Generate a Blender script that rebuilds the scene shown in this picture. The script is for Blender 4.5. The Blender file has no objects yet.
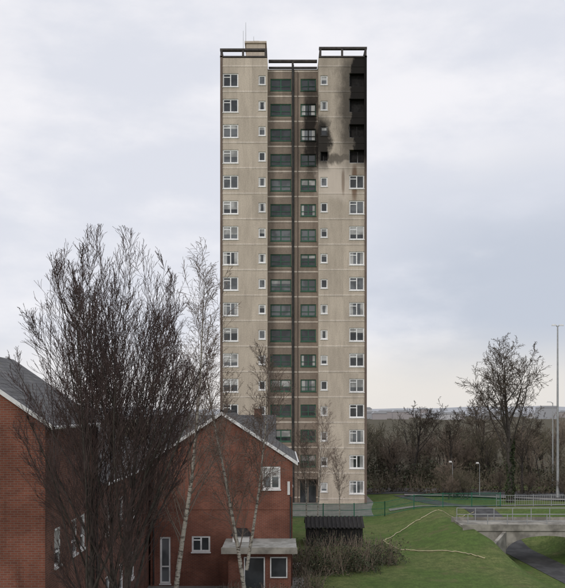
import bpy, math, random
from mathutils import Vector
R = random.Random(7)
scene = bpy.context.scene
COL = scene.collection

# ------------------------------------------------------------ node helpers
def N(nt, typ, **kw):
    n = nt.nodes.new(typ)
    for k, v in kw.items(): setattr(n, k, v)
    return n
def setin(nt, sock, v):
    if isinstance(v, bpy.types.NodeSocket): nt.links.new(v, sock)
    else: sock.default_value = v
def M(nt, op, a, b=None, c=None, clamp=False):
    n = N(nt, 'ShaderNodeMath', operation=op); n.use_clamp = clamp
    setin(nt, n.inputs[0], a)
    if b is not None: setin(nt, n.inputs[1], b)
    if c is not None: setin(nt, n.inputs[2], c)
    return n.outputs[0]
def MIX(nt, f, a, b):
    n = N(nt, 'ShaderNodeMix', data_type='RGBA')
    setin(nt, n.inputs[0], f)
    for s, v in ((n.inputs[6], a), (n.inputs[7], b)):
        if isinstance(v, (tuple, list)): v = (v[0], v[1], v[2], 1)
        setin(nt, s, v)
    return n.outputs[2]
def RANGE(nt, v, a, b, c=0.0, d=1.0, smooth=True):
    n = N(nt, 'ShaderNodeMapRange', interpolation_type='SMOOTHSTEP' if smooth else 'LINEAR')
    setin(nt, n.inputs[0], v)
    for i, x in enumerate((a, b, c, d)): n.inputs[i+1].default_value = x
    return n.outputs[0]
def NOISE(nt, vec, scale, detail=4, rough=.55):
    n = N(nt, 'ShaderNodeTexNoise')
    nt.links.new(vec, n.inputs['Vector'])
    n.inputs['Scale'].default_value = scale
    n.inputs['Detail'].default_value = detail
    n.inputs['Roughness'].default_value = rough
    return n.outputs['Fac']
def SCALEV(nt, vec, s):
    n = N(nt, 'ShaderNodeMapping'); nt.links.new(vec, n.inputs[0]); n.inputs['Scale'].default_value = s
    return n.outputs[0]

def base_mat(name, rough=.8, spec=.3, metallic=0):
    m = bpy.data.materials.new(name); m.use_nodes = True
    nt = m.node_tree; b = nt.nodes['Principled BSDF']
    b.inputs['Roughness'].default_value = rough
    b.inputs['Specular IOR Level'].default_value = spec
    b.inputs['Metallic'].default_value = metallic
    g = N(nt, 'ShaderNodeNewGeometry')
    return m, nt, b, g.outputs['Position']

def mat(name, c1, c2=None, scale=3.0, rough=.8, spec=.3, bump=0, stretch=None, metallic=0, lo=.35, hi=.65):
    m, nt, b, pos = base_mat(name, rough, spec, metallic)
    if c2 is None: c2 = tuple(x*.75 for x in c1)
    v = SCALEV(nt, pos, stretch) if stretch else pos
    f = RANGE(nt, NOISE(nt, v, scale, 4, .6), lo, hi)
    nt.links.new(MIX(nt, f, c1, c2), b.inputs['Base Color'])
    if bump:
        bp = N(nt, 'ShaderNodeBump'); bp.inputs['Strength'].default_value = bump; bp.inputs['Distance'].default_value = .05
        nt.links.new(NOISE(nt, pos, scale*6, 3), bp.inputs['Height'])
        nt.links.new(bp.outputs[0], b.inputs['Normal'])
    return m
def plain(name, c, rough=.9):   # cheap material for very fine twigs
    m, nt, b, pos = base_mat(name, rough, .1)
    oi = N(nt, 'ShaderNodeObjectInfo')
    hs = N(nt, 'ShaderNodeHueSaturation'); hs.inputs['Color'].default_value = (*c, 1)
    nt.links.new(RANGE(nt, oi.outputs['Random'], 0, 1, .7, 1.25, False), hs.inputs['Value'])
    nt.links.new(hs.outputs[0], b.inputs['Base Color'])
    return m

def blob(nt, x, z, cx, cz, rx, rz, soft, amp):
    a = M(nt, 'POWER', M(nt, 'ABSOLUTE', M(nt, 'DIVIDE', M(nt, 'SUBTRACT', x, cx), rx)), 3.0)
    c = M(nt, 'POWER', M(nt, 'ABSOLUTE', M(nt, 'DIVIDE', M(nt, 'SUBTRACT', z, cz), rz)), 3.0)
    d = M(nt, 'POWER', M(nt, 'ADD', a, c), 1/3.0)
    return RANGE(nt, d, 1-soft, 1+soft, amp, 0.0)

def tower_mat(name, c1, c2, scale=1.2, rough=.9, washed=True):
    m, nt, b, pos = base_mat(name, rough, .2)
    f = RANGE(nt, NOISE(nt, SCALEV(nt, pos, (1, 1, .25)), scale, 5, .65), .3, .7)
    col = MIX(nt, f, c1, c2)
    fine = RANGE(nt, NOISE(nt, pos, 9, 3), .3, .7, .9, 1.07)
    sep = N(nt, 'ShaderNodeSeparateXYZ'); nt.links.new(pos, sep.inputs[0])
    x0, z0 = sep.outputs[0], sep.outputs[2]
    cell = N(nt, 'ShaderNodeTexWhiteNoise', noise_dimensions='2D')
    cmb = N(nt, 'ShaderNodeCombineXYZ')
    nt.links.new(M(nt, 'FLOOR', M(nt, 'DIVIDE', x0, 1.62)), cmb.inputs[0])
    nt.links.new(M(nt, 'FLOOR', M(nt, 'DIVIDE', M(nt, 'SUBTRACT', z0, .35), 2.707)), cmb.inputs[1])
    nt.links.new(cmb.outputs[0], cell.inputs[0])
    tone = M(nt, 'MULTIPLY', fine, RANGE(nt, cell.outputs[0], 0, 1, .89, 1.07, False))
    hs = N(nt, 'ShaderNodeHueSaturation'); nt.links.new(col, hs.inputs['Color']); nt.links.new(tone, hs.inputs['Value'])
    col = hs.outputs[0]
    st = RANGE(nt, NOISE(nt, SCALEV(nt, pos, (1, 1, .06)), 5.5, 3, .6), .52, .75, 0, .25)
    col = MIX(nt, st, col, (.2, .17, .14))
    n1 = M(nt, 'MULTIPLY', M(nt, 'SUBTRACT', NOISE(nt, SCALEV(nt, pos, (1, 1, .6)), 1.1, 6, .7), .5), 1.9)
    n2 = M(nt, 'MULTIPLY', M(nt, 'SUBTRACT', NOISE(nt, SCALEV(nt, pos, (1, 1, .5)), .55, 5, .6), .5), 2.6)
    x = M(nt, 'ADD', x0, n1); z = M(nt, 'ADD', z0, n2)
    if washed:
        col = MIX(nt, blob(nt, x, z, 5.5, 34.6, 1.9, 1.9, .35, .6), col, (.66, .58, .51))
        col = MIX(nt, blob(nt, x0, z, 7.65, 34.0, .28, 1.7, .4, .8), col, (.15, .08, .045))
        col = MIX(nt, blob(nt, x0, z, 6.45, 34.5, .16, 1.2, .4, .6), col, (.15, .09, .055))
        col = MIX(nt, blob(nt, x, z0, 8.3, 34.3, .6, 1.0, .5, .35), col, (.13, .08, .05))
    s = blob(nt, x, z0, 8.6, 42.6, 1.55, 6.7, .2, .985)
    for bb in ((7.7, 42.3, 1.8, 6.3, .5, .80), (4.3, 38.6, .85, 2.7, .4, .95), (3.1, 40.2, .8, 4.8, .5, .93),
               (1.6, 38.4, 1.5, 2.6, .6, .28), (5.4, 46.8, 2.4, 1.2, .5, .28), (6.0, 36.9, 2.4, .5, .5, .7), (4.3, 43.4, .9, 3.0, .6, .22)):
        s = M(nt, 'MAXIMUM', s, blob(nt, x, z, *bb))
    col = MIX(nt, s, col, (.010, .009, .009))
    nt.links.new(col, b.inputs['Base Color'])
    return m

def brick_mat(name, c1, c2, mortar):
    m, nt, b, pos = base_mat(name, .9, .2)
    uv = N(nt, 'ShaderNodeTexCoord').outputs['UV']
    t = N(nt, 'ShaderNodeTexBrick')
    nt.links.new(uv, t.inputs['Vector'])
    t.inputs['Color1'].default_value = (*c1, 1); t.inputs['Color2'].default_value = (*c2, 1)
    t.inputs['Mortar'].default_value = (*mortar, 1)
    t.inputs['Scale'].default_value = 1; t.inputs['Mortar Size'].default_value = .009
    t.inputs['Brick Width'].default_value = .225; t.inputs['Row Height'].default_value = .075
    f = RANGE(nt, NOISE(nt, pos, .7, 5, .65), .3, .7)
    st = RANGE(nt, NOISE(nt, SCALEV(nt, pos, (1, 1, .12)), 2.2, 4, .6), .5, .75, 1, .70)
    hs = N(nt, 'ShaderNodeHueSaturation'); nt.links.new(t.outputs[0], hs.inputs['Color'])
    nt.links.new(M(nt, 'MULTIPLY', RANGE(nt, f, 0, 1, .74, 1.12), st), hs.inputs['Value'])
    nt.links.new(hs.outputs[0], b.inputs['Base Color'])
    return m
def slate_mat(name, rot):
    m, nt, b, pos = base_mat(name, .6, .3)
    uv = N(nt, 'ShaderNodeTexCoord').outputs['UV']; mp = N(nt, 'ShaderNodeMapping'); nt.links.new(uv, mp.inputs[0])
    mp.inputs['Rotation'].default_value = (0, 0, math.radians(rot))
    t = N(nt, 'ShaderNodeTexBrick'); nt.links.new(mp.outputs[0], t.inputs['Vector'])
    t.inputs['Color1'].default_value = (.11, .107, .108, 1); t.inputs['Color2'].default_value = (.062, .062, .066, 1)
    t.inputs['Mortar'].default_value = (.022, .022, .024, 1); t.inputs['Scale'].default_value = 1
    t.inputs['Mortar Size'].default_value = .016; t.inputs['Brick Width'].default_value = .3; t.inputs['Row Height'].default_value = .2
    hs = N(nt, 'ShaderNodeHueSaturation'); nt.links.new(t.outputs[0], hs.inputs['Color'])
    nt.links.new(RANGE(nt, NOISE(nt, pos, 1.1, 5, .65), .3, .7, .7, 1.3), hs.inputs['Value'])
    moss = RANGE(nt, NOISE(nt, pos, 2.1, 5, .7), .54, .68, 0, .55)
    nt.links.new(MIX(nt, moss, hs.outputs[0], (.08, .08, .05)), b.inputs['Base Color'])
    return m

# ------------------------------------------------------------ mesh builder
class MB:
    def __init__(s): s.v = []; s.f = []; s.m = []; s.uv = []
    def poly(s, pts, mi=0, uv=None):
        i = len(s.v); s.v.extend([tuple(p) for p in pts]); s.f.append(tuple(range(i, i+len(pts)))); s.m.append(mi)
        if uv is None:
            a = Vector(pts[1])-Vector(pts[0]); c = Vector(pts[-1])-Vector(pts[0]); n = a.cross(c)
            if abs(n.z) > max(abs(n.x), abs(n.y)): uv = [(p[0], p[1]) for p in pts]
            elif abs(n.x) > abs(n.y): uv = [(p[1], p[2]) for p in pts]
            else: uv = [(p[0], p[2]) for p in pts]
        s.uv.extend(uv)
    def box(s, x0, x1, y0, y1, z0, z1, mi=0):
        p = [(x0,y0,z0),(x1,y0,z0),(x1,y1,z0),(x0,y1,z0),(x0,y0,z1),(x1,y0,z1),(x1,y1,z1),(x0,y1,z1)]
        for q in ((0,1,5,4),(1,2,6,5),(2,3,7,6),(3,0,4,7),(4,5,6,7),(3,2,1,0)): s.poly([p[k] for k in q], mi)
    def hexa(s, p, mi=0):
        for q in ((0,1,5,4),(1,2,6,5),(2,3,7,6),(3,0,4,7),(4,5,6,7),(3,2,1,0)): s.poly([p[k] for k in q], mi)
    def prism(s, prof, y0, y1, mi=0):
        a = [(x, y0, z) for x, z in prof]; b = [(x, y1, z) for x, z in prof]; n = len(prof)
        s.poly(a, mi); s.poly(b[::-1], mi)
        for i in range(n): s.poly([a[(i+1) % n], a[i], b[i], b[(i+1) % n]], mi)
    def tube(s, pts, rad, sides=6, mi=0, cap=True):
        base = len(s.v); n = len(pts)
        for i, p in enumerate(pts):
            d = (pts[min(i+1, n-1)]-pts[max(i-1, 0)])
            if d.length < 1e-9: d = Vector((0, 0, 1))
            d.normalize()
            ref = Vector((1, 0, 0)) if abs(d.x) < .8 else Vector((0, 1, 0))
            a = d.cross(ref).normalized(); b = d.cross(a); r = rad[i]
            for k in range(sides):
                t = 2*math.pi*k/sides; q = p+a*(math.cos(t)*r)+b*(math.sin(t)*r)
                s.v.append((q.x, q.y, q.z))
        for i in range(n-1):
            for k in range(sides):
                k2 = (k+1) % sides
                s.f.append((base+i*sides+k, base+i*sides+k2, base+(i+1)*sides+k2, base+(i+1)*sides+k)); s.m.append(mi)
                s.uv.extend([(0, 0)]*4)
        if cap:
            s.f.append(tuple(base+(n-1)*sides+k for k in range(sides))); s.m.append(mi); s.uv.extend([(0, 0)]*sides)
    def make(s, name, mats, parent=None, smooth=False):
        me = bpy.data.meshes.new(name); me.from_pydata(s.v, [], s.f)
        for m in mats: me.materials.append(m)
        me.polygons.foreach_set('material_index', s.m)
        if smooth: me.polygons.foreach_set('use_smooth', [True]*len(s.f))
        u = me.uv_layers.new(name='UVMap')
        u.data.foreach_set('uv', [c for t in s.uv for c in t])
        me.update()
        o = bpy.data.objects.new(name, me); COL.objects.link(o)
        if parent: o.parent = parent
        return o
def empty(name, loc=(0, 0, 0)):
    e = bpy.data.objects.new(name, None); e.location = loc; e.empty_display_size = .5; COL.objects.link(e); return e

# ------------------------------------------------------------ materials
m_conc = tower_mat('tower_pebbledash', (.555, .483, .40), (.455, .393, .325))
m_conc2 = tower_mat('tower_recess_render', (.30, .245, .20), (.235, .19, .155))
m_band = tower_mat('tower_slab_band', (.68, .61, .53), (.54, .475, .41))
m_col = tower_mat('tower_edge_column', (.19, .145, .12), (.14, .105, .09), washed=False)
m_tdark = mat('roof_frame_dark', (.05, .045, .045), (.08, .07, .065))
m_white = mat('white_frame', (.78, .78, .78), (.62, .62, .61), scale=2)
m_white_t = tower_mat('tower_white_frame', (.88, .88, .88), (.82, .82, .82), washed=False)
m_green_t = tower_mat('tower_green_frame', (.06, .15, .10), (.045, .11, .08), washed=False)
def glass(name, c, r=.08):
    m, nt, b, pos = base_mat(name, r, .5)
    f = RANGE(nt, NOISE(nt, pos, .8, 2), .4, .6)
    nt.links.new(MIX(nt, f, c, tuple(x*.5 for x in c)), b.inputs['Base Color']); return m
g_dark = glass('window_glass_dark', (.05, .055, .06))
g_mid = glass('window_glass_grey', (.15, .16, .17), .12)
g_net = glass('window_net_curtain', (.46, .46, .45), .3)
g_black = mat('burnt_interior', (.008, .007, .007), (.02, .018, .017), scale=4)
GL = [g_dark, g_mid, g_net, g_black]
m_brick = brick_mat('orange_brick', (.225, .080, .052), (.172, .061, .042), (.195, .14, .115))
m_brick2 = brick_mat('rear_and_shaded_brick', (.17, .070, .050), (.125, .051, .038), (.15, .115, .095))  # darker brick: side walls' shade put into the colour; rear house uses it too
m_slate = slate_mat('slate_roof', 90); m_slate2 = slate_mat('slate_roof_b', 0)
m_wood = mat('dark_timber', (.018, .017, .018), (.035, .032, .03), scale=2, stretch=(6, 1, 1))
m_concrete = mat('weathered_concrete', (.36, .34, .30), (.17, .16, .14), scale=.9, bump=.1)
m_roofing = mat('felt_roof', (.36, .36, .34), (.22, .22, .2), scale=2)
m_galv = mat('galvanised_steel', (.42, .43, .44), (.34, .35, .36), rough=.45, metallic=.4)
m_gfence = mat('green_fence_paint', (.03, .17, .10), (.025, .12, .08))
m_asphalt = mat('asphalt', (.085, .085, .088), (.05, .05, .052), scale=1.2, rough=.9)
m_paving = mat('paving', (.24, .23, .21), (.17, .165, .155), scale=.9)
m_line = mat('road_paint', (.7, .7, .68), (.5, .5, .48))
m_lead = mat('dark_pipe', (.03, .03, .03), (.05, .05, .05))
m_bark = mat('tree_bark', (.080, .068, .060), (.042, .036, .032), scale=6)
m_twig = plain('tree_twigs', (.070, .050, .048))
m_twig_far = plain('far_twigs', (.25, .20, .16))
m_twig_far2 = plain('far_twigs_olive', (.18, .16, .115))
m_twig_big = plain('mature_tree_twigs', (.13, .105, .085))
m_ltwig = plain('birch_twigs', (.20, .155, .13))
def birch_bark():
    m, nt, b, pos = base_mat('birch_bark', .7, .2)
    f = RANGE(nt, NOISE(nt, SCALEV(nt, pos, (1, 1, 3)), 4, 5, .7), .48, .60)
    nt.links.new(MIX(nt, f, (.36, .335, .29), (.085, .07, .06)), b.inputs['Base Color']); return m
m_birch = birch_bark()
m_ivy = mat('ivy_leaf', (.045, .062, .025), (.028, .038, .018), scale=1)
m_shrub = mat('shrub_leaf', (.085, .098, .055), (.045, .055, .032), scale=1.5)
m_shrub2 = mat('shrub_leaf_brown', (.14, .115, .075), (.08, .07, .045), scale=1.5)
m_under = mat('bare_undergrowth', (.11, .095, .065), (.06, .055, .038), scale=.6)
m_hose = mat('hose_canvas', (.52, .47, .30), (.40, .36, .24))

# ------------------------------------------------------------ terrain
def ss(a, b, x):
    t = max(0, min(1, (x-a)/(b-a))); return t*t*(3-2*t)
def xc(y): return 19.3+(62-y)*.06
def h(x, y):
    z = 1.4*ss(8, 14.2, x)*ss(52, 61.5, y)*(1-.9*ss(70, 92, y))
    z += .12*math.sin(x*.31+1)*math.sin(y*.23)*ss(46, 60, y)*(1-ss(70, 76, y))
    d = abs(x-xc(y)); m = (1-ss(2.4, 5.4, d))*ss(38, 50, y)*(1-ss(68, 80, y))
    z = z*(1-m)+(-1.35)*m
    return z
def axis(stops):
    out = []
    for a, b, s in stops:
        x = a
        while x < b-1e-6: out.append(x); x += s
    out.append(stops[-1][1]); return out
XS = axis([(-3000, -400, 400), (-400, -60, 40), (-60, -10, 5), (-10, 40, .8), (40, 100, 6), (100, 400, 40), (400, 3000, 400)])
YS = axis([(-200, 0, 50), (0, 36, 6), (36, 100, .8), (100, 160, 6), (160, 400, 40), (400, 4000, 400)])
def make_ground():
    vs = [(x, y, h(x, y)) for y in YS for x in XS]; nx = len(XS)
    fs = [(j*nx+i, j*nx+i+1, (j+1)*nx+i+1, (j+1)*nx+i) for j in range(len(YS)-1) for i in range(nx-1)]
    me = bpy.data.meshes.new('ground'); me.from_pydata(vs, [], fs)
    me.polygons.foreach_set('use_smooth', [True]*len(fs)); me.update()
    m, nt, b, pos = base_mat('grass', .95, .1)
    big = RANGE(nt, NOISE(nt, pos, .16, 5, .6), .4, .6)
    fine = RANGE(nt, NOISE(nt, pos, 1.6, 6, .78), .38, .62)
    blade = RANGE(nt, NOISE(nt, SCALEV(nt, pos, (1, .35, 1)), 9, 4, .75), .35, .65)
    c = MIX(nt, big, (.125, .200, .052), (.195, .222, .085))
    c = MIX(nt, M(nt, 'MULTIPLY', fine, .75), c, (.075, .115, .037))
    c = MIX(nt, M(nt, 'MULTIPLY', blade, .5), c, (.07, .092, .034))
    mud = RANGE(nt, NOISE(nt, pos, .45, 6, .7), .54, .68)
    c = MIX(nt, M(nt, 'MULTIPLY', mud, .6), c, (.17, .145, .08))
    sep = N(nt, 'ShaderNodeSeparateXYZ'); nt.links.new(pos, sep.inputs[0])
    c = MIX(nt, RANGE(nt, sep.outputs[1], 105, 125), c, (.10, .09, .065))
    nt.links.new(c, b.inputs['Base Color'])
    bp = N(nt, 'ShaderNodeBump'); bp.inputs['Strength'].default_value = .8; bp.inputs['Distance'].default_value = .14
    nt.links.new(NOISE(nt, pos, 5, 5, .75), bp.inputs['Height']); nt.links.new(bp.outputs[0], b.inputs['Normal'])
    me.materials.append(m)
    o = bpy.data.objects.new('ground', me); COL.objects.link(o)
make_ground()

def ribbon(name, pts, w, mt, off=.05, step=.8):
    P = []
    for a, b in zip(pts[:-1], pts[1:]):
        a = Vector(a); b = Vector(b); n = max(1, int((b-a).length/step))
        for i in range(n): P.append(a.lerp(b, i/n))
    P.append(Vector(pts[-1])); mb = MB(); L = []
    k = max(2, int(w/.8))
    for i, p in enumerate(P):
        d = (P[min(i+1, len(P)-1)]-P[max(i-1, 0)]).normalized(); nrm = Vector((-d.y, d.x))
        row = []
        for j in range(k+1):
            q = p+nrm*(w*(j/k-.5)); row.append((q.x, q.y, h(q.x, q.y)+off))
        L.append(row)
    for a, b in zip(L[:-1], L[1:]):
        for j in range(k): mb.poly([a[j+1], a[j], b[j], b[j+1]])
    return mb.make(name, [mt])
ribbon('footpath', [(20.5, 42), (20.0, 50), (19.3, 62), (18.8, 70), (18.4, 76), (17.6, 82), (16, 90), (14, 98)], 2.6, m_asphalt, .03)
ribbon('footpath', [(10.4, 82.5), (18, 82), (26, 84), (40, 90)], 2.2, m_paving, .05)
ribbon('road', [(-60, 104), (-10, 104), (20, 103), (34, 97), (60, 88)], 7.5, m_asphalt, .05)
ribbon('pavement', [(14, 97.2), (20, 96.5), (33, 91), (58, 82)], 1.8, m_paving, .14)
ribbon('road_marking', [(-60, 104), (-10, 104), (20, 103), (34, 97), (60, 88)], .14, m_line, .07)
mb = MB(); mb.box(-30, 10.5, 79.5, 99, -.4, .03); mb.make('forecourt_paving', [m_paving])
mb = MB(); mb.box(-20, 1.5, 20, 62, -.4, .02); mb.make('courtyard_paving', [m_paving])

# ------------------------------------------------------------ facade tool
class Bld:
    def __init__(s, name): s.root = empty(name); s.W = MB(); s.F = MB(); s.G = MB(); s.name = name
    def finish(s, wm, fm):
        s.W.make('walls', wm, s.root); s.F.make('window_frames', fm, s.root); s.G.make('window_panes', GL, s.root)
def lbox(mb, P, u0, u1, z0, z1, d0, d1, mi=0):
    mb.hexa([P(u0,z0,d0),P(u1,z0,d0),P(u1,z0,d1),P(u0,z0,d1),P(u0,z1,d0),P(u1,z1,d0),P(u1,z1,d1),P(u0,z1,d1)], mi)
def facade(B, O, U, Nn, u0, u1, z0, z1, ops, wmi=0, depth=.14, rev=None):
    O = Vector(O); U = Vector(U); Nn = Vector(Nn)
    def P(u, z, d): return tuple(O+U*u+Vector((0, 0, z))-Nn*d)
    us = sorted({u0, u1, *[o[0] for o in ops], *[o[1] for o in ops]}); zs = sorted({z0, z1, *[o[2] for o in ops], *[o[3] for o in ops]})
    for a, b in zip(us[:-1], us[1:]):
        for c, d in zip(zs[:-1], zs[1:]):
            mu, mz = (a+b)/2, (c+d)/2
            if any(o[0] < mu < o[1] and o[2] < mz < o[3] for o in ops): continue
            B.W.poly([P(a,c,0),P(b,c,0),P(b,d,0),P(a,d,0)], wmi)
    rm = wmi if rev is None else rev
    for o in ops:
        a, b, c, d, st = o[:5]
        dd = depth if st != 'burnt' else .6
        for q in ([P(a,c,0),P(b,c,0),P(b,c,dd),P(a,c,dd)], [P(a,d,0),P(a,d,dd),P(b,d,dd),P(b,d,0)],
                  [P(a,c,0),P(a,c,dd),P(a,d,dd),P(a,d,0)], [P(b,c,0),P(b,d,0),P(b,d,dd),P(b,c,dd)]): B.W.poly(q, rm)
        if st == 'burnt':
            B.G.poly([P(a,c,dd),P(b,c,dd),P(b,d,dd),P(a,d,dd)], 3)
            lbox(B.F, P, a, a+.06, c, d, .1, .16, 0); lbox(B.F, P, a+.06, b, c, c+.07, .1, .16, 0)
            k = R.uniform(.35, .7)
            lbox(B.F, P, a+(b-a)*k, a+(b-a)*k+.05, c+.07, c+(d-c)*R.uniform(.3, .9), .1, .15, 0)
            continue
        fm = o[5] if len(o) > 5 else 0; t = o[6] if len(o) > 6 else .08
        f0, f1 = dd-.08, dd-.01
        lbox(B.F, P, a, b, c, c+t, f0, f1, fm); lbox(B.F, P, a, b, d-t, d, f0, f1, fm)
        lbox(B.F, P, a, a+t, c+t, d-t, f0, f1, fm); lbox(B.F, P, b-t, b, c+t, d-t, f0, f1, fm)
        lbox(B.F, P, a-.04, b+.04, c-.07, c-.003, -.07, dd-.02, fm)
        g = R.choice([0, 0, 0, 1, 1]);
        def pane(p, q, r, s_, dz=dd-.03):
            B.G.poly([P(p,r,dz),P(q,r,dz),P(q,s_,dz),P(p,s_,dz)], g)
        mid = (a+b)/2
        if st in ('two', 'green'):
            lbox(B.F, P, mid-t*.45, mid+t*.45, c+t, d-t, f0, f1, fm)
            zt = d-(d-c)*.30 if st == 'two' else c+(d-c)*.36
            lbox(B.F, P, a+t, mid-t*.45, zt, zt+t*.7, f0, f1, fm)
            if st == 'green': lbox(B.F, P, mid+t*.45, b-t, zt, zt+t*.7, f0, f1, fm)
        if st == 'low': lbox(B.F, P, a+t, b-t, c+(d-c)*.35, c+(d-c)*.35+t*.7, f0, f1, fm)
        pane(a+t*.5, b-t*.5, c+t*.5, d-t*.5)
        r = R.random(); dz = dd-.032
        if r < .35:
            hh = R.uniform(.2, .6)
            B.G.poly([P(a+t*.5,d-t-(d-c)*hh,dz),P(b-t*.5,d-t-(d-c)*hh,dz),P(b-t*.5,d-t*.5,dz),P(a+t*.5,d-t*.5,dz)], 2)
        elif r < .6:
            w = (b-a)*R.uniform(.13, .25)
            for (p, q) in ((a+t*.5, a+t+w), (b-t-w, b-t*.5)):
                B.G.poly([P(p,c+t*.5,dz),P(q,c+t*.5,dz),P(q,d-t*.5,dz),P(p,d-t*.5,dz)], 2)

# ------------------------------------------------------------ tower block
def tower():
    B = Bld('tower_block'); D = 90.; X0, XA, XB, X1 = -6.6, -1.6, 3.83, 8.94; YB = 106.
    zc = lambda i: 45.1-2.707*i
    L = []; Rr = []; C = []
    for i in range(17):
        z = zc(i)
        L.append((-6.35, -4.70, z-.72, z+.72, 'two', 0, .12)); L.append((-2.55, -1.80, z-.5, z+.5, 'one', 0, .12))
        Rr.append((4.05, 4.80, z-.5, z+.5, 'burnt' if i in (3,) else 'one', 0, .12))
        Rr.append((7.10, 8.70, z-.72, z+.72, 'burnt' if i < 4 else 'two', 0, .12))
        C.append((-1.30, 0.95, z-.62, z+.68, 'green', 1, .11)); C.append((1.95, 3.62, z-.62, z+.68, 'green', 1, .11))
    C = [c for c in C if not (c[0] > 1.9 and c[2] < 2)]
    U = (1, 0, 0); Nn = (0, -1, 0)
    facade(B, (0, D, 0), U, Nn, X0+.22, XA, 0, 47.45, L, 0, .16)
    facade(B, (0, D, 0), U, Nn, XB, X1-.22, 0, 47.45, Rr, 0, .16)
    facade(B, (0, D+1.4, 0), U, Nn, XA, XB, 0, 46.8, C, 1, .16)
    W = B.W
    W.box(X0-.03, X0+.22, D-.06, D+.4, 0, 47.7, 3); W.box(X1-.22, X1+.03, D-.06, D+.4, 0, 47.7, 3)
    W.poly([(XA, D, 0), (XA, D+1.4, 0), (XA, D+1.4, 47.45), (XA, D, 47.45)], 0)
    W.poly([(XB, D+1.4, 0), (XB, D, 0), (XB, D, 47.45), (XB, D+1.4, 47.45)], 0)
    so = [(u, u+1.6, zc(i)-.7, zc(i)+.7, 'two', 0, .1) for i in range(17) for u in (3., 8., 12.)]
    facade(B, (X1, D, 0), (0, 1, 0), (1, 0, 0), .4, YB-D, 0, 47.45, so, 0, .16)
    facade(B, (X0, YB, 0), (0, -1, 0), (-1, 0, 0), 0, YB-D-.4, 0, 47.45, so, 0, .16)
    W.poly([(X1, YB, 0), (X0, YB, 0), (X0, YB, 47.45), (X1, YB, 47.45)], 0)
    W.poly([(X0, D, 47.44), (XA, D, 47.44), (XA, YB, 47.44), (X0, YB, 47.44)], 1)
    W.poly([(XB, D, 47.44), (X1, D, 47.44), (X1, YB, 47.44), (XB, YB, 47.44)], 1)
    W.poly([(XA, D+1.4, 46.8), (XB, D+1.4, 46.8), (XB, YB, 46.8), (XA, YB, 46.8)], 1)
    for i in range(-1, 17):
        z = zc(i)-1.22
        if z > 46.9 or z < .2: continue
        W.box(X0+.22, XA, D-.03, D+.05, z-.075, z+.075, 2); W.box(XB, X1-.22, D-.03, D+.05, z-.075, z+.075, 2)
        W.box(XA+.003, XB-.003, D+1.37, D+1.45, z-.07, z+.07, 2)
        W.box(X1-.05, X1+.03, D+.4, YB, z-.085, z+.085, 2)
    T = MB()
    T.tube([Vector((1.12, D+1.2, 0)), Vector((1.12, D+1.2, 47.2))], [.12, .12], 8, 1)
    T.tube([Vector((1.62, D+1.28, 0)), Vector((1.62, D+1.28, 46.5))], [.05, .05], 6)
    T.make('soil_pipes', [m_col, m_lead], B.root)
    P = MB()
    for i in range(17):
        z = zc(i); P.box(-1.33, .98, D+1.36, D+1.395, z-.95, z-.70)
    P.make('spandrel_panels', [m_conc2], B.root)
    F = MB()
    def frame(x0, x1, y, zb, zt, posts):
        F.box(x0, x1, y-.06, y+.35, zt-.22, zt); F.box(x0, x1, y-.06, y+.25, zb, zb+.14)
        for p in posts: F.box(p-.11, p+.11, y-.04, y+.22, zb+.14, zt-.22)
    frame(X0-.05, XA-.05, D, 47.52, 48.45, (X0+.1, -4.2, XA-.2))
    frame(XB+.05, X1+.05, D, 47.52, 48.62, (XB+.2, 6.35, X1-.1))
    frame(XA+.1, XB-.1, D+1.2, 46.85, 47.75, (1.1,))
    for x in (X0, XA-.25, XB+.1, X1-.2): F.box(x, x+.2, D+.35, YB-.3, 48.2, 48.42)
    for x in (X0, XA-.25, XB+.1, X1-.2):
        for y in (D+5, D+10, YB-.6): F.box(x, x+.2, y, y+.2, 47.44, 48.2)
    F.make('roof_frame', [m_tdark], B.root)
    H = MB(); H.box(-4.0, -1.9, D+3, D+7, 47.44, 50.3); H.box(-4.15, -1.75, D+2.85, D+7.15, 50.3, 50.5)
    H.box(-3.2, -2.6, D+3.5, D+4.5, 50.5, 50.8)
    H.make('plant_room', [m_conc], B.root)
    A = MB()
    def pole(x, y, z0, z1, r=.05): A.tube([Vector((x, y, z0)), Vector((x, y, z1))], [r, r*.6], 5)
    pole(-4.05, D+3.2, 50.4, 52.7, .035); pole(-3.2, D+4, 50.6, 51.5, .035); pole(-4.3, D+2.8, 47.4, 51.6, .035)
    A.make('antennas', [m_galv], B.root)
    E = MB(); E.box(1.6, 3.7, D+.2, D+1.38, 2.65, 2.85); E.box(1.9, 3.6, D+1.3, D+1.39, .05, 2.4, 1); E.box(2.7, 2.8, D+1.27, D+1.3, .05, 2.4)
    E.make('entrance', [m_conc2, g_dark], B.root)
    B.finish([m_conc, m_conc2, m_band, m_col], [m_white_t, m_green_t])
tower()

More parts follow.
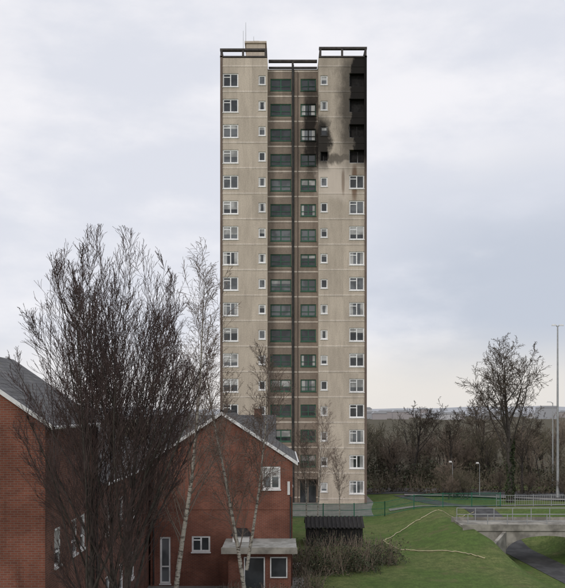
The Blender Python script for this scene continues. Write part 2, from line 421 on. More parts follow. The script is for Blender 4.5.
# ------------------------------------------------------------ houses
def roof_slab(mb, a, b, c, d, t=.12, mi=0):
    mb.hexa([(p[0], p[1], p[2]-t) for p in (a, b, c, d)]+[a, b, c, d], mi)
def gable_house():
    B = Bld('brick_house'); x0, x1, y0, y1, ze, xa, za = -7.49, .57, 48., 60., 7.1, -3.45, 9.75
    ops = [(-1.15, -.12, 5.5, 6.8, 'two', 0, .11), (-5.15, -4.1, 1.95, 2.85, 'two', 0, .1), (-6.95, -6.35, .15, 2.8, 'low', 0, .1)]
    facade(B, (0, y0, 0), (1, 0, 0), (0, -1, 0), x0, x1, 0, ze, ops, 0, .12)
    B.W.poly([(x0, y0, ze), (x1, y0, ze), (xa, y0, za)], 0)
    B.W.poly([(x1, y1, ze), (x0, y1, ze), (xa, y1, za)], 0)
    facade(B, (x1, y0, 0), (0, 1, 0), (1, 0, 0), 0, y1-y0, 0, ze, [(3, 4.2, 5.4, 6.6, 'two', 0, .08), (7, 8.2, 5.4, 6.6, 'two', 0, .08), (3, 4.2, 1.2, 2.5, 'two', 0, .08)], 0, .1)
    B.W.poly([(x0, y1, 0), (x0, y0, 0), (x0, y0, ze), (x0, y1, ze)], 0); B.W.poly([(x1, y1, 0), (x0, y1, 0), (x0, y1, ze), (x1, y1, ze)], 0)
    B.W.box(x0, x1, y0-.03, y0, 4.35, 4.5, 0)
    B.finish([m_brick], [m_white])
    Rf = MB(); o = .22; k = (za-ze)/(x1-xa)
    for sx, ex in ((1, x1), (-1, x0)):
        e = ex+sx*.3; zz = ze-.3*k+.14
        roof_slab(Rf, (e, y0-o, zz), (e, y1+o, zz), (xa, y1+o, za+.14), (xa, y0-o, za+.14))
    Rf.tube([Vector((xa, y0-o, za+.17)), Vector((xa, y1+o, za+.17))], [.1, .1], 6)
    Rf.make('slate_roof', [m_slate], B.root)
    Bb = MB()
    for sx, ex in ((1, x1), (-1, x0)):
        e = ex+sx*.3; zz = ze-.3*k+.165
        Bb.hexa([(e, y0-o-.03, zz-.2), (e, y0-o-.002, zz-.2), (xa, y0-o-.002, za+.165-.2), (xa, y0-o-.03, za+.165-.2),
                 (e, y0-o-.03, zz), (e, y0-o-.002, zz), (xa, y0-o-.002, za+.165), (xa, y0-o-.03, za+.165)])
    for ex in (x1+.33, x0-.33): Bb.tube([Vector((ex, y0-o, ze-.1)), Vector((ex, y1+o, ze-.1))], [.06, .06], 6)
    Bb.box(.28, .42, y0-.12, y0-.01, 5.2, 5.95)
    Bb.make('bargeboards', [m_white], B.root)
    Pp = MB(); Pp.tube([Vector((.45, y0-.09, .1)), Vector((.45, y0-.09, 5.1))], [.045, .045], 6)
    Pp.tube([Vector((-7.3, y0-.09, .1)), Vector((-7.3, y0-.09, 6.9))], [.045, .045], 6)
    Pp.make('downpipes', [m_lead], B.root)
gable_house()

def porch():
    r = empty('flat_roof_porch')
    a = MB(); a.box(-2.9, .45, 45.2, 47.98, 0, 2.42); a.make('walls', [m_brick], r)
    a = MB(); a.box(-3.2, .75, 44.7, 47.97, 2.42, 2.72); a.make('roof', [m_roofing], r)
    a = MB(); a.box(-3.24, .79, 44.64, 44.69, 2.40, 2.74); a.make('fascia', [m_concrete], r)
    a = MB(); a.box(-2.0, -1.0, 45.14, 45.19, .1, 2.1); a.box(-.6, .2, 45.14, 45.19, 1.1, 2.1); a.make('door_and_window', [g_dark], r)
    a = MB()
    for (xa_, xb_) in ((-2.06, -2.0), (-1.0, -.94), (-.66, -.6), (.2, .26)): a.box(xa_, xb_, 45.11, 45.19, .1 if xb_ < -.9 else 1.04, 2.16)
    a.box(-2.0, -1.0, 45.11, 45.19, 2.103, 2.16); a.box(-.6, .2, 45.11, 45.19, 2.103, 2.16); a.box(-.6, .2, 45.11, 45.19, 1.04, 1.097)
    a.make('door_and_window_frames', [m_white], r)
    a = MB(); a.box(-2.75, -1.85, 46.6, 47.5, 2.723, 3.05, 0)
    a.hexa([(-2.85,46.5,3.053),(-1.75,46.5,3.053),(-1.75,47.6,3.053),(-2.85,47.6,3.053),(-2.6,46.75,3.4),(-2.0,46.75,3.4),(-2.0,47.35,3.4),(-2.6,47.35,3.4)], 1)
    a.make('rooflight', [m_white, m_wood], r)
porch()

def left_block():
    B = Bld('brick_apartment_building'); x1, x0, y0, y1, ze = -7.66, -14.6, 27.3, 34.8, 9.55; xa = (x0+x1)/2; za = 11.95
    ops = [(a, a+.8, 4.7, 6.0, 'low', 0, .08) for a in (1.1, 3.4, 4.7)]+[(a, a+.8, 1.6, 2.9, 'low', 0, .08) for a in (1.1, 3.4, 4.7)]
    facade(B, (x1, y0, 0), (0, 1, 0), (1, 0, 0), 0, y1-y0, 0, ze, ops, 1, .1)  # side wall takes the darker brick, its shade painted into the colour
    facade(B, (0, y0, 0), (1, 0, 0), (0, -1, 0), x0, x1, 0, ze, [(-12.6, -11.4, 4.7, 6, 'two', 0, .08)], 0, .1)
    B.W.poly([(x0, y0, ze), (x1, y0, ze), (xa, y0, za)], 0); B.W.poly([(x1, y1, ze), (x0, y1, ze), (xa, y1, za)], 0)
    B.W.poly([(x0, y1, 0), (x0, y0, 0), (x0, y0, ze), (x0, y1, ze)], 0); B.W.poly([(x1, y1, 0), (x0, y1, 0), (x0, y1, ze), (x1, y1, ze)], 0)
    B.W.box(x1-.02, x1+.02, y0+.3, y1, 3.3, 3.42, 1)
    y2 = 52.; zl = 7.0; xb = -14.
    facade(B, (x1+.06, y1, 0), (0, 1, 0), (1, 0, 0), .003, y2-y1, 0, zl, [(a, a+.9, 4.6, 5.9, 'low', 0, .08) for a in (1.5, 4.6, 7.6)]+[(a, a+.9, 1.5, 2.8, 'low', 0, .08) for a in (1.5, 4.6, 7.6)], 1, .1)  # link wall has the same shade-darkened brick
    B.W.poly([(xb, y2, 0), (xb, y1, 0), (xb, y1, zl), (xb, y2, zl)], 0)
    B.finish([m_brick, m_brick2], [m_white])
    Rf = MB()
    for e0, xm in ((x1+.3, xa), (x0-.3, xa)):
        roof_slab(Rf, (e0, y0-.25, ze-.06), (e0, y1+.2, ze-.06), (xm, y1+.2, za+.14), (xm, y0-.25, za+.14))
    xm = (x1+xb)/2
    for e0 in (x1+.3, xb-.3): roof_slab(Rf, (e0, y1+.22, zl-.06), (e0, y2, zl-.06), (xm, y2, zl+2.2), (xm, y1+.22, zl+2.2))
    Rf.make('slate_roof', [m_slate], B.root)
    Bb = MB()
    for e in (x1+.3, x0-.3):
        q = lambda x, z, y: (x, y, z)
        Bb.hexa([q(e,ze-.18,y0-.29),q(e,ze-.18,y0-.252),q(xa,za,y0-.252),q(xa,za,y0-.29),q(e,ze-.03,y0-.29),q(e,ze-.03,y0-.252),q(xa,za+.16,y0-.252),q(xa,za+.16,y0-.29)])
    Bb.tube([Vector((x1+.34, y0-.25, ze-.12)), Vector((x1+.34, y1+.2, ze-.12))], [.06, .06], 6)
    Bb.tube([Vector((x1+.34, y1+.22, zl-.12)), Vector((x1+.34, 47.7, zl-.12))], [.06, .06], 6)
    Bb.make('bargeboards_and_gutters', [m_white], B.root)
    Pp = MB(); Pp.tube([Vector((x1+.1, y1-.3, 0)), Vector((x1+.1, y1-.3, 9.3))], [.05, .05], 6); Pp.make('downpipe', [m_lead], B.root)
left_block()

def rear_house():
    B = Bld('brick_house'); x0, x1, y0, y1, ze = -10., -.7, 62., 70., 7.2; ym = 66.; za = 9.5
    facade(B, (0, y0, 0), (1, 0, 0), (0, -1, 0), x0, x1, 0, ze, [(-2.6, -1.5, 5.2, 6.5, 'two', 0, .08)], 0, .1)
    B.W.poly([(x1, y0, 0), (x1, y1, 0), (x1, y1, ze), (x1, y0, ze)], 0); B.W.poly([(x1, y0, ze), (x1, y1, ze), (x1, ym, za)], 0)
    B.W.poly([(x0, y1, 0), (x0, y0, 0), (x0, y0, ze), (x0, y1, ze)], 0); B.W.poly([(x0, y1, ze), (x0, y0, ze), (x0, ym, za)], 0)
    B.W.poly([(x1, y1, 0), (x0, y1, 0), (x0, y1, ze), (x1, y1, ze)], 0)
    B.W.box(-2.2, -1.6, ym-.3, ym+.3, 8.8, 10.1, 0)
    B.finish([m_brick2], [m_white])
    Rf = MB()
    for e in (y0-.3, y1+.3): roof_slab(Rf, (x0-.2, e, ze-.05), (x1+.2, e, ze-.05), (x1+.2, ym, za+.12), (x0-.2, ym, za+.12))
    Rf.make('slate_roof', [m_slate2], B.root)
    a = MB(); a.tube([Vector((x0-.2, y0-.35, ze-.1)), Vector((x1+.2, y0-.35, ze-.1))], [.07, .07], 6); a.make('gutter', [m_white], B.root)
rear_house()

# ------------------------------------------------------------ shed
def shed():
    r = empty('timber_shed'); x0, x1, y0, y1 = 1.75, 5.85, 61.5, 64.5
    a = MB(); n = 20
    for i in range(n):
        xx = x0+(x1-x0)*i/n; a.box(xx+.01, xx+(x1-x0)/n-.01, y0, y0+.04, 0, 1.35+.03*(i % 2))
    a.box(x0+.02, x1-.02, y0+.05, y1, 0, 1.4); a.make('walls', [m_wood], r)
    a = MB(); n = 28
    for i in range(n):
        w = (x1-x0+.2)/n; xx = x0-.1+w*i; z = .07 if i % 2 else 0
        for (ya, za, yb, zb) in ((y0-.15, 1.42, 63, 2.05), (63, 2.05, y1+.15, 1.42)):
            a.hexa([(xx,ya,za-.05+z),(xx+w,ya,za-.05+z),(xx+w,yb,zb-.05+z),(xx,yb,zb-.05+z),(xx,ya,za+z),(xx+w,ya,za+z),(xx+w,yb,zb+z),(xx,yb,zb+z)])
    a.make('corrugated_roof', [m_wood], r)
shed()

# ------------------------------------------------------------ fences, rails, lamps
def mesh_fence(name, p0, p1, hgt, mt, gap=2.5, bars=.16):
    a = MB(); p0 = Vector(p0); p1 = Vector(p1); L = (p1-p0).length; n = int(L/gap)
    def at(t): q = p0.lerp(p1, t); return Vector((q.x, q.y, h(q.x, q.y)))
    for i in range(n+1):
        q = at(i/n); a.tube([q, q+Vector((0, 0, hgt+.08))], [.045, .045], 4)
    for zz in (.12, hgt*.55, hgt):
        a.tube([at(i/n)+Vector((0, 0, zz)) for i in range(n+1)], [.022]*(n+1), 4)
    k = int(L/bars)
    for i in range(k):
        q = at(i/k); a.tube([q+Vector((0, 0, .1)), q+Vector((0, 0, hgt))], [.014, .014], 3, cap=False)
    return a.make(name, [mt])
mesh_fence('green_mesh_fence', (.9, 78), (9.5, 78.6), 1.3, m_gfence, 2.5, .12)
mesh_fence('green_mesh_fence', (9.5, 78.6), (20.5, 79.6), 1.3, m_gfence, 2.5, .12)
mesh_fence('pedestrian_guardrail', (20.5, 81), (34, 85), 1.05, m_galv, 2, .25)

def bridge():
    r = empty('concrete_footbridge')
    a = MB()
    xa_, xb_, zs, zt = 16.3, 22.5, -1.6, .78
    arch = [(xa_, zs), (xa_, -.75)]
    for k in range(1, 16):
        t = math.pi*k/16; arch.append(((xa_+xb_)/2-math.cos(t)*(xb_-xa_)/2, -.75+(zt+.75)*math.sin(t)**.75))
    arch += [(xb_, -.75), (xb_, zs)]
    y0, y1 = 62, 66.1
    for (p, q) in zip(arch[:-1], arch[1:]):
        a.poly([(p[0], y0, p[1]), (p[0], y1, p[1]), (q[0], y1, q[1]), (q[0], y0, q[1])])
        if abs(p[0]-q[0]) < 1e-6: continue
        a.poly([(p[0], y0, p[1]), (q[0], y0, q[1]), (q[0], y0, 1.4), (p[0], y0, 1.4)])
        a.poly([(q[0], y1, q[1]), (p[0], y1, p[1]), (p[0], y1, 1.4), (q[0], y1, 1.4)])
    for (u0, u1) in ((13.4, xa_), (xb_, 25.4)):
        for yy in (y0, y1): a.poly([(u0, yy, -1.6), (u1, yy, -1.6), (u1, yy, 1.4), (u0, yy, 1.4)])
    a.poly([(13.4, y0, 1.4), (25.4, y0, 1.4), (25.4, y1, 1.4), (13.4, y1, 1.4)])
    a.poly([(13.4, y0, -1.6), (13.4, y0, 1.4), (13.4, y1, 1.4), (13.4, y1, -1.6)]); a.poly([(25.4, y0, -1.6), (25.4, y0, 1.4), (25.4, y1, 1.4), (25.4, y1, -1.6)])
    a.make('arched_span', [m_concrete], r)
    a = MB()
    for y in (61.88, 66.103): a.box(13.2, 25.6, y, y+.115, 1.15, 1.62)
    a.make('parapet_upstand', [m_concrete], r)
    a = MB()
    a.hexa([(16.1,61.87,-1.7),(16.35,61.87,-1.7),(13.4,56.5,-1.7),(13.1,56.5,-1.7),(16.1,61.87,1.1),(16.35,61.87,1.1),(13.4,56.5,.1),(13.1,56.5,.1)])
    a.hexa([(22.45,61.87,-1.7),(22.7,61.87,-1.7),(26.0,56.8,-1.7),(25.7,56.8,-1.7),(22.45,61.87,1.1),(22.7,61.87,1.1),(26.0,56.8,.1),(25.7,56.8,.1)])
    a.make('wing_walls', [m_concrete], r)
    a = MB()
    for y in (62.05, 66.0):
        for k in range(9):
            x = 13.6+k*1.45; a.tube([Vector((x, y, 1.4)), Vector((x, y, 2.35))], [.035, .035], 5)
        for z in (1.85, 2.35): a.tube([Vector((13.6, y, z)), Vector((25.2, y, z))], [.03, .03], 5)
    a.make('handrail', [m_galv], r)
bridge()

def lamp(x, y, hgt, arm=1.0, r0=.14, name='street_lamp', two=False):
    z = h(x, y); r = empty(name)
    a = MB(); a.tube([Vector((x, y, z)), Vector((x, y, z+1.5)), Vector((x, y, z+hgt))], [r0*1.4, r0, r0*.5], 8)
    for s in ((1, -1) if two else (-1,)):
        a.tube([Vector((x, y, z+hgt-.1)), Vector((x+s*arm*.5, y, z+hgt+.1)), Vector((x+s*arm, y, z+hgt+.12))], [r0*.4]*3, 6)
    a.make('pole', [m_galv], r)
    b = MB(); l = .12+r0*1.1
    for s in ((1, -1) if two else (-1,)):
        xx = x+s*arm; b.hexa([(xx-l,y-.12,z+hgt+.02),(xx+l,y-.12,z+hgt+.02),(xx+l,y+.12,z+hgt+.02),(xx-l,y+.12,z+hgt+.02),
                              (xx-l*.7,y-.08,z+hgt+.18),(xx+l*.7,y-.08,z+hgt+.18),(xx+l*.7,y+.08,z+hgt+.18),(xx-l*.7,y+.08,z+hgt+.18)])
    b.make('lantern', [m_white], r)
lamp(30.9, 95, 19.3, .4, .16, two=True)
lamp(34.5, 108, 10.8, .5, .11)
lamp(19.3, 96, 3.9, .25, .045); lamp(22.6, 97, 3.7, .25, .045)

def hose(pts, r=.035):
    P = []; rg = random.Random(3)
    for i in range(len(pts)-1):
        p0 = Vector(pts[max(0, i-1)]); p1 = Vector(pts[i]); p2 = Vector(pts[i+1]); p3 = Vector(pts[min(len(pts)-1, i+2)])
        for k in range(10):
            t = k/10; q = .5*((2*p1)+(p2-p0)*t+(2*p0-5*p1+4*p2-p3)*t*t+(3*p1-p0-3*p2+p3)*t**3)
            P.append(Vector((q.x+rg.uniform(-.06, .06), q.y+rg.uniform(-.2, .2), h(q.x, q.y)+r+.03)))
    a = MB(); a.tube(P, [r]*len(P), 6); a.make('fire_hose', [m_hose])
hose([(7.7, 64.5), (9.4, 68), (11.9, 71), (14.5, 74), (17.5, 77)])
hose([(7.7, 64.5), (8.3, 61), (9.8, 58.8), (12.0, 56.5), (13.2, 55)])

# ------------------------------------------------------------ trees
UPV = Vector((0, 0, 1))
def rv(rg): return Vector((rg.gauss(0, 1), rg.gauss(0, 1), rg.gauss(0, 1)))
def grow(mb, p, d, L, r, lv, P, rg):
    ns = P['seg'][lv]; pts = [p.copy()]; rad = [r]; ds = [d.copy()]; env = P.get('env'); last = lv == len(P['seg'])-1
    for i in range(ns):
        d = (d+rv(rg)*P['wig'][lv]+UPV*P['up'][lv]).normalized()
        p = p+d*(L/ns)
        if env and not env(p):
            if len(pts) < 2: pts.append(p.copy()); rad.append(P['rmin']); ds.append(d.copy())
            rad[-1] = P['rmin']
            break
        pts.append(p.copy()); rad.append(max(P['rmin'], r*(1-(i+1)/ns*P['tap'][lv]))); ds.append(d.copy())
    mb.tube(pts, rad, P['sides'][lv], 1 if lv >= P['tl'] else 0, cap=False)
    if last: return
    n = P['n'][lv]; n = max(1, int(n*rg.uniform(.8, 1.2)))
    for k in range(n):
        t = P['start'][lv]+(1-P['start'][lv])*((k+rg.random())/n); f = t*(len(pts)-1); i = min(int(f), len(pts)-2); w = f-i
        q = pts[i].lerp(pts[i+1], w); rr = rad[i]*(1-w)+rad[i+1]*w; dd = ds[i+1]
        perp = dd.cross(rv(rg)).normalized(); an = math.radians(P['ang'][lv]*rg.uniform(.6, 1.35))
        cd = (dd*math.cos(an)+perp*math.sin(an)).normalized()
        cl = L*P['lr'][lv]*(1.1-.6*t)*rg.uniform(.65, 1.2)
        grow(mb, q, cd, cl, max(P['rmin'], rr*P['rr'][lv]), lv+1, P, rg)

def vase_tree():
    rg = random.Random(11); cx, cy = -5.0, 24.; mb = MB()
    def env(p):
        z = p.z; rx = 2.95
        if z < 10.2: rr = .3+(rx-.3)*max(0, (z-3.6)/6.6)**.7 if z > 3.6 else .7
        else: rr = rx*math.sqrt(max(0, 1-((z-10.2)/5.1)**2.1))
        ang = math.atan2(p.y-cy, p.x-cx)
        rr *= 1+.10*math.sin(ang*3+z*.9)+.07*math.sin(ang*7-z*2)+rg.uniform(-.2, .12)
        return math.hypot(p.x-cx, (p.y-cy)) < max(rr, .75 if z < 6 else 0)
    P = dict(seg=[13, 8, 5, 3], wig=[.035, .055, .08, .1], up=[.014, .05, .06, .04], tap=[.94, .88, .7, .4],
             sides=[5, 3, 3, 3], n=[13, 8, 4], start=[.14, .08, .1], ang=[21, 25, 28], lr=[.33, .5, .5],
             rr=[.36, .52, .7], rmin=.0048, tl=1, env=env)
    for (bx, tx, ty, L, r) in ((-5.24, -.05, .02, 4.4, .14), (-4.66, .05, -.03, 4.6, .15), (-4.95, 0, .05, 4.0, .08)):
        p0 = Vector((bx, cy+rg.uniform(-.15, .15), 0)); d = Vector((tx, ty, 1)).normalized()
        tp = [p0+d*(L*k/8)+Vector((rg.uniform(-.02, .02), 0, 0)) for k in range(9)]
        for k in range(9): tp.append(tp[-1]+(d+rv(rg)*.06).normalized()*.6)
        tr = [r*(1.4 if k == 0 else 1-.03*k) for k in range(9)]+[r*(.7-.07*k) for k in range(9)]
        mb.tube(tp, tr, 8, 0)
        nl = 22 if r > .12 else 13
        for k in range(nl):
            i = 6+int(10*(k/nl)); i = min(i, len(tp)-2); q = tp[i].lerp(tp[i+1], rg.random())
            a = 2.4*k+rg.uniform(-.4, .4)
            inc = math.radians(rg.uniform(17, 35) if k % 3 else rg.uniform(3, 14))
            cd = Vector((math.cos(a)*math.sin(inc), math.sin(a)*math.sin(inc), math.cos(inc)))
            L2 = max(4.0, (15.2-q.z)*rg.uniform(.8, 1.0))
            grow(mb, q, cd, L2, tr[i]*rg.uniform(.24, .38)+.006, 0, P, rg)
    mb.make('bare_tree', [m_bark, m_twig], None, True)
    return len(mb.f)
print('vase faces', vase_tree())

def birch(x, y, hgt, lean, seed, spread=1.0, stems=1, split=None, dens=1.0, r0=.13):
    rg = random.Random(seed); mb = MB()
    P = dict(seg=[12, 7, 5, 4], wig=[.03, .06, .09, .12], up=[.02, .06, .0, -.05], tap=[.93, .85, .8, .6], sides=[8, 4, 3, 3],
             n=[int(34*dens), 9, 7], start=[.30, .12, .1], ang=[32, 36, 40], lr=[.33*spread, .45, .5], rr=[.33, .5, .6], rmin=.006, tl=1)
    z0 = h(x, y)
    for s in range(stems):
        d = Vector((lean[s][0], lean[s][1], 1)).normalized()
        if s == 0: p = Vector((x, y, z0))
        else: p = Vector((x, y, z0))+Vector((lean[0][0], lean[0][1], 1)).normalized()*split
        grow(mb, p, d, hgt[s], r0*[1, .65, .6][s], 0, P, rg)
    mb.make('birch_tree', [m_birch, m_ltwig], None, True)
birch(-4.45, 34, [14.8], [(.03, 0)], 3, .85, dens=1.2)
birch(-1.3, 36, [12.6, 8.6], [(-.07, 0), (.15, .03)], 5, .9, 2, 3.2, dens=1.15, r0=.115)
birch(3.1, 75, [9.2], [(.02, 0)], 8, 1.2, r0=.08)
birch(2.2, 76, [7.2], [(-.04, 0)], 9, 1.3, r0=.07)
birch(5.2, 77, [5.6], [(.03, 0)], 10, 1.3, dens=.7, r0=.06)

def mature_tree(x, y, H, spread, seed, ivy=True, n=(9, 9, 7, 6), tw=None):
    rg = random.Random(seed); mb = MB(); z0 = h(x, y)
    P = dict(seg=[7, 9, 7, 5, 4], wig=[.03, .08, .12, .14, .14], up=[.02, .045, .02, .01, .0], tap=[.6, .88, .85, .8, .6],
             sides=[10, 6, 4, 3, 3], n=n, start=[.42, .2, .12, .1], ang=[38*spread, 46, 44, 42], lr=[.98, .5, .5, .5],
             rr=[.45, .45, .5, .6], rmin=.015, tl=2)
    grow(mb, Vector((x, y, z0)), Vector((0.02, 0, 1)), H*.56, H*.016, 0, P, rg)
    if ivy:
        for i in range(900):
            t = rg.random(); a = rg.random()*6.28; z = z0+t*H*.33; r = (.25+.22*math.sin(t*9+a)**2)*(1-.5*t)+rg.random()*.15
            c = Vector((x+.02*z+math.cos(a)*r, y+math.sin(a)*r, z)); u = rv(rg).normalized()*.08; w = u.cross(rv(rg)).normalized()*.08
            mb.poly([c-u-w, c+u-w, c+u+w, c-u+w], 2)
    return mb.make('bare_tree', [m_bark, tw or m_twig_big, m_ivy], None, True)
mature_tree(24.2, 90, 20.6, .9, 37, True, (15, 10, 8, 6))
mature_tree(26.0, 112, 15.0, .95, 23, False)
mature_tree(21.6, 108, 13.0, 1.0, 33, False, (8, 9, 7, 5))
mature_tree(18.4, 118, 13.6, .95, 24, False, (10, 9, 7, 5))
mature_tree(32.8, 116, 13.4, 1.0, 25, False, (8, 8, 7, 5))
mature_tree(28.0, 99, 10.5, 1.0, 28, False, (8, 8, 7, 5))

belt = empty('distant_trees')
variants = []
for s in range(4):
    rg = random.Random(40+s); mb = MB()
    P = dict(seg=[5, 7, 5, 4], wig=[.05, .1, .14, .16], up=[.03, .06, .04, .02], tap=[.6, .8, .8, .6], sides=[5, 4, 3, 3],
             n=[9, 9, 7], start=[.2, .15, .1], ang=[34, 38, 42], lr=[.75, .5, .5], rr=[.5, .5, .6], rmin=.014, tl=2)
    for q in range(3):
        grow(mb, Vector((rg.uniform(-.6, .6), rg.uniform(-.6, .6), 0)), Vector((rg.uniform(-.3, .3), rg.uniform(-.3, .3), 1)).normalized(), rg.uniform(4.5, 6), .11, 0, P, rg)
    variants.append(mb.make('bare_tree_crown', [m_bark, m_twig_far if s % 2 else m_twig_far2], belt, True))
rg = random.Random(5)
def inst(src, x, y, s, sz, par):
    o = bpy.data.objects.new('bare_tree_crown', src.data); o.location = (x, y, h(x, y)-.1)
    o.rotation_euler = (0, 0, rg.random()*6.28); o.scale = (s, s, sz); o.parent = par; COL.objects.link(o)
for v, (x, y) in zip(variants, ((11, 112), (15, 110), (27, 112), (33, 110))): v.location = (x, y, 0)
for i in range(34):
    y = rg.uniform(107, 145); x = rg.uniform(.075, .37)*y
    s = rg.uniform(.9, 1.3); inst(rg.choice(variants), x, y, s, s*rg.uniform(.7, 1.0), belt)
for i in range(16):
    y = rg.uniform(92, 102); x = rg.uniform(.12, .36)*y
    s = rg.uniform(.4, .75); inst(rg.choice(variants), x, y, s, s*.8, belt)
for i in range(20):
    y = rg.uniform(150, 240); x = rg.uniform(-.42, .42)*y
    s = rg.uniform(1.2, 1.7); inst(rg.choice(variants), x, y, s, s*.65, belt)

def leafy(name, specs, n, size, mats, seed, twigs=60):
    rg = random.Random(seed); mb = MB()
    for (x, y, rx, ry, hz) in specs:
        z0 = h(x, y)
        for i in range(int(n*rx*ry*hz)):
            a = rg.random()*6.28; t = rg.random()**.5; b = rg.random()
            k = 1+.22*math.sin(a*3+x)+.18*math.sin(a*5+b*7)
            c = Vector((x+math.cos(a)*rx*t*k, y+math.sin(a)*ry*t*k, z0+hz*k*b*math.sqrt(max(0, 1-t*t*.75))))
            u = rv(rg).normalized()*size*rg.uniform(.5, 1.2); w = u.cross(rv(rg)).normalized()*size*rg.uniform(.3, .7)
            mb.poly([c-u, c-w, c+u, c+w], 0 if rg.random() < .75 else 1)
        for i in range(twigs):
            p = Vector((x+rg.uniform(-.6, .6)*rx, y+rg.uniform(-.6, .6)*ry, z0)); d = (UPV+rv(rg)*.3).normalized()
            L = hz*rg.uniform(.8, 1.25)
            mb.tube([p, p+d*L*.5, p+d*L*.5+(d+rv(rg)*.2).normalized()*L*.5], [.02, .012, .006], 3, 2, cap=False)
    return mb.make(name, mats)
SM = [m_shrub, m_shrub2, m_twig_far]
leafy('shrub', [(2.6, 52, 1.9, 1.4, 2.2), (4.6, 53, 1.8, 1.4, 1.9)], 620, .07, SM, 61, 130)
leafy('shrub', [(6.6, 55, 1.4, 1.2, 1.6), (1.0, 51, 1.2, 1, 1.9)], 620, .07, SM, 62, 80)
leafy('shrub', [(-2.4, 43.5, 1.4, .7, .95), (-.4, 43.3, 1.3, .7, 1.0), (1.6, 46.5, 1.0, .8, 1.2)], 620, .06, SM, 63, 60)
leafy('hedge', [(i*1.7+11, 101+1.5*math.sin(i), 1.4, 1.1, rg.uniform(1.3, 2.6)) for i in range(15)], 80, .16, [m_under, m_shrub2, m_twig_far], 64, 30)
leafy('undergrowth', [(rg.uniform(10, 46), rg.uniform(108, 125), 2.2, 1.5, rg.uniform(2.0, 4.0)) for i in range(34)], 34, .22, [m_under, m_shrub, m_twig_far2], 65, 40)

# ------------------------------------------------------------ distance
def hills():
    vs = []; fs = []; n = 160
    for i in range(n+1):
        x = -2600+5200*i/n
        z = 11+2.5*math.sin(i*.13+1)+1.5*math.sin(i*.41)+.8*math.sin(i*1.3)
        vs += [(x, 1300, -2), (x, 1500, z*.6+2), (x, 1900, z+4)]
    for i in range(n):
        for k in range(2): fs.append((i*3+k, (i+1)*3+k, (i+1)*3+k+1, i*3+k+1))
    me = bpy.data.meshes.new('hills'); me.from_pydata(vs, [], fs); me.update()
    me.materials.append(mat('hazy_hillside', (.42, .43, .46), (.33, .35, .37), scale=.02, lo=.4, hi=.6))  # distance haze is mixed into the hill colour, no volume
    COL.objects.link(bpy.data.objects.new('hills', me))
hills()
m_hz1 = mat('hazy_render', (.56, .56, .57), (.46, .46, .48)); m_hz2 = mat('hazy_brick', (.38, .35, .35), (.33, .31, .31)); m_hz3 = mat('hazy_roof', (.38, .39, .41), (.33, .34, .36))  # pale greys carry the distance haze in the colours
r = empty('distant_buildings'); a = MB(); rg2 = random.Random(3)
for i in range(110):
    y = rg2.uniform(850, 1280); x = y*rg2.uniform(-.42, .42); w = rg2.uniform(8, 22); hh = rg2.uniform(3, 8) if i % 12 else rg2.uniform(9, 13)
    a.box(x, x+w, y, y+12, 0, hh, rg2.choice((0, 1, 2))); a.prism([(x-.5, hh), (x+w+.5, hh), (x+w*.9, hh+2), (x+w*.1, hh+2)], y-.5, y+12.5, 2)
a.make('blocks', [m_hz1, m_hz2, m_hz3], r)

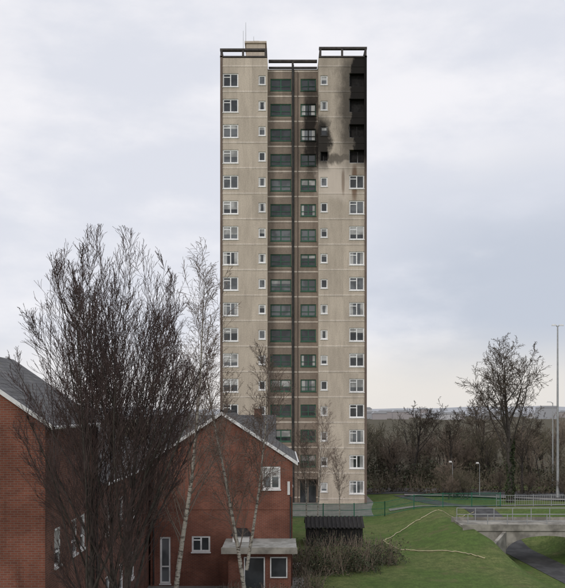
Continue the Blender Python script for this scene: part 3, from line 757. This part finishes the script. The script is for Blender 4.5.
# ------------------------------------------------------------ sky / light / camera
w = bpy.data.worlds.new('World'); scene.world = w; w.use_nodes = True; nt = w.node_tree
for n_ in list(nt.nodes): nt.nodes.remove(n_)
out = N(nt, 'ShaderNodeOutputWorld'); sky = N(nt, 'ShaderNodeTexSky', sky_type='NISHITA')
sky.sun_disc = False
bg1 = N(nt, 'ShaderNodeBackground'); bg1.inputs[1].default_value = .1; nt.links.new(sky.outputs[0], bg1.inputs[0])
tc = N(nt, 'ShaderNodeTexCoord').outputs['Generated']; sp = N(nt, 'ShaderNodeSeparateXYZ'); nt.links.new(tc, sp.inputs[0])
dx, dz = sp.outputs[0], sp.outputs[2]
v = SCALEV(nt, tc, (1, 1, 2.4))
n1 = NOISE(nt, v, 4.2, 7, .55); n2 = NOISE(nt, v, 1.5, 4, .5)
cl = RANGE(nt, M(nt, 'ADD', M(nt, 'MULTIPLY', n1, .6), M(nt, 'MULTIPLY', n2, .4)), .41, .59)
col = MIX(nt, cl, (.94, .93, .965), (.755, .775, .85))
bk = M(nt, 'MULTIPLY', RANGE(nt, M(nt, 'ADD', dx, M(nt, 'MULTIPLY', n1, .4)), .24, .44), RANGE(nt, M(nt, 'ADD', dz, M(nt, 'MULTIPLY', n1, .25)), .44, .28))
col = MIX(nt, M(nt, 'MULTIPLY', bk, .9), col, (.54, .585, .68))
warm = M(nt, 'MULTIPLY', RANGE(nt, M(nt, 'ADD', dz, M(nt, 'MULTIPLY', n1, .06)), .135, .05), RANGE(nt, dx, -.25, .15, .35, .9))
col = MIX(nt, warm, col, (.84, .80, .755))
bg2 = N(nt, 'ShaderNodeBackground'); nt.links.new(col, bg2.inputs[0]); bg2.inputs[1].default_value = 1.0
mx = N(nt, 'ShaderNodeMixShader'); mx.inputs[0].default_value = .96
nt.links.new(bg1.outputs[0], mx.inputs[1]); nt.links.new(bg2.outputs[0], mx.inputs[2]); nt.links.new(mx.outputs[0], out.inputs[0])

sd = bpy.data.lights.new('sun', 'SUN'); sd.energy = 1.0; sd.angle = math.radians(14); sd.color = (1, .94, .86)
so = bpy.data.objects.new('sun', sd); COL.objects.link(so)
dirv = Vector((-.42, -.75, .55)).normalized(); so.rotation_euler = dirv.to_track_quat('Z', 'Y').to_euler()
sky.sun_elevation = math.asin(dirv.z); sky.sun_rotation = math.atan2(dirv.x, dirv.y)

cd = bpy.data.cameras.new('camera'); cam = bpy.data.objects.new('camera', cd); COL.objects.link(cam)
cam.location = (0, 0, 10); cam.rotation_euler = (math.radians(90), 0, 0)
cd.sensor_fit = 'HORIZONTAL'; cd.sensor_width = 36; cd.lens = 53.9; cd.shift_y = 116/565; cd.clip_end = 8000; cd.clip_start = .5
scene.camera = cam
scene.view_settings.view_transform = 'Standard'; scene.view_settings.look = 'None'; scene.view_settings.exposure = 0
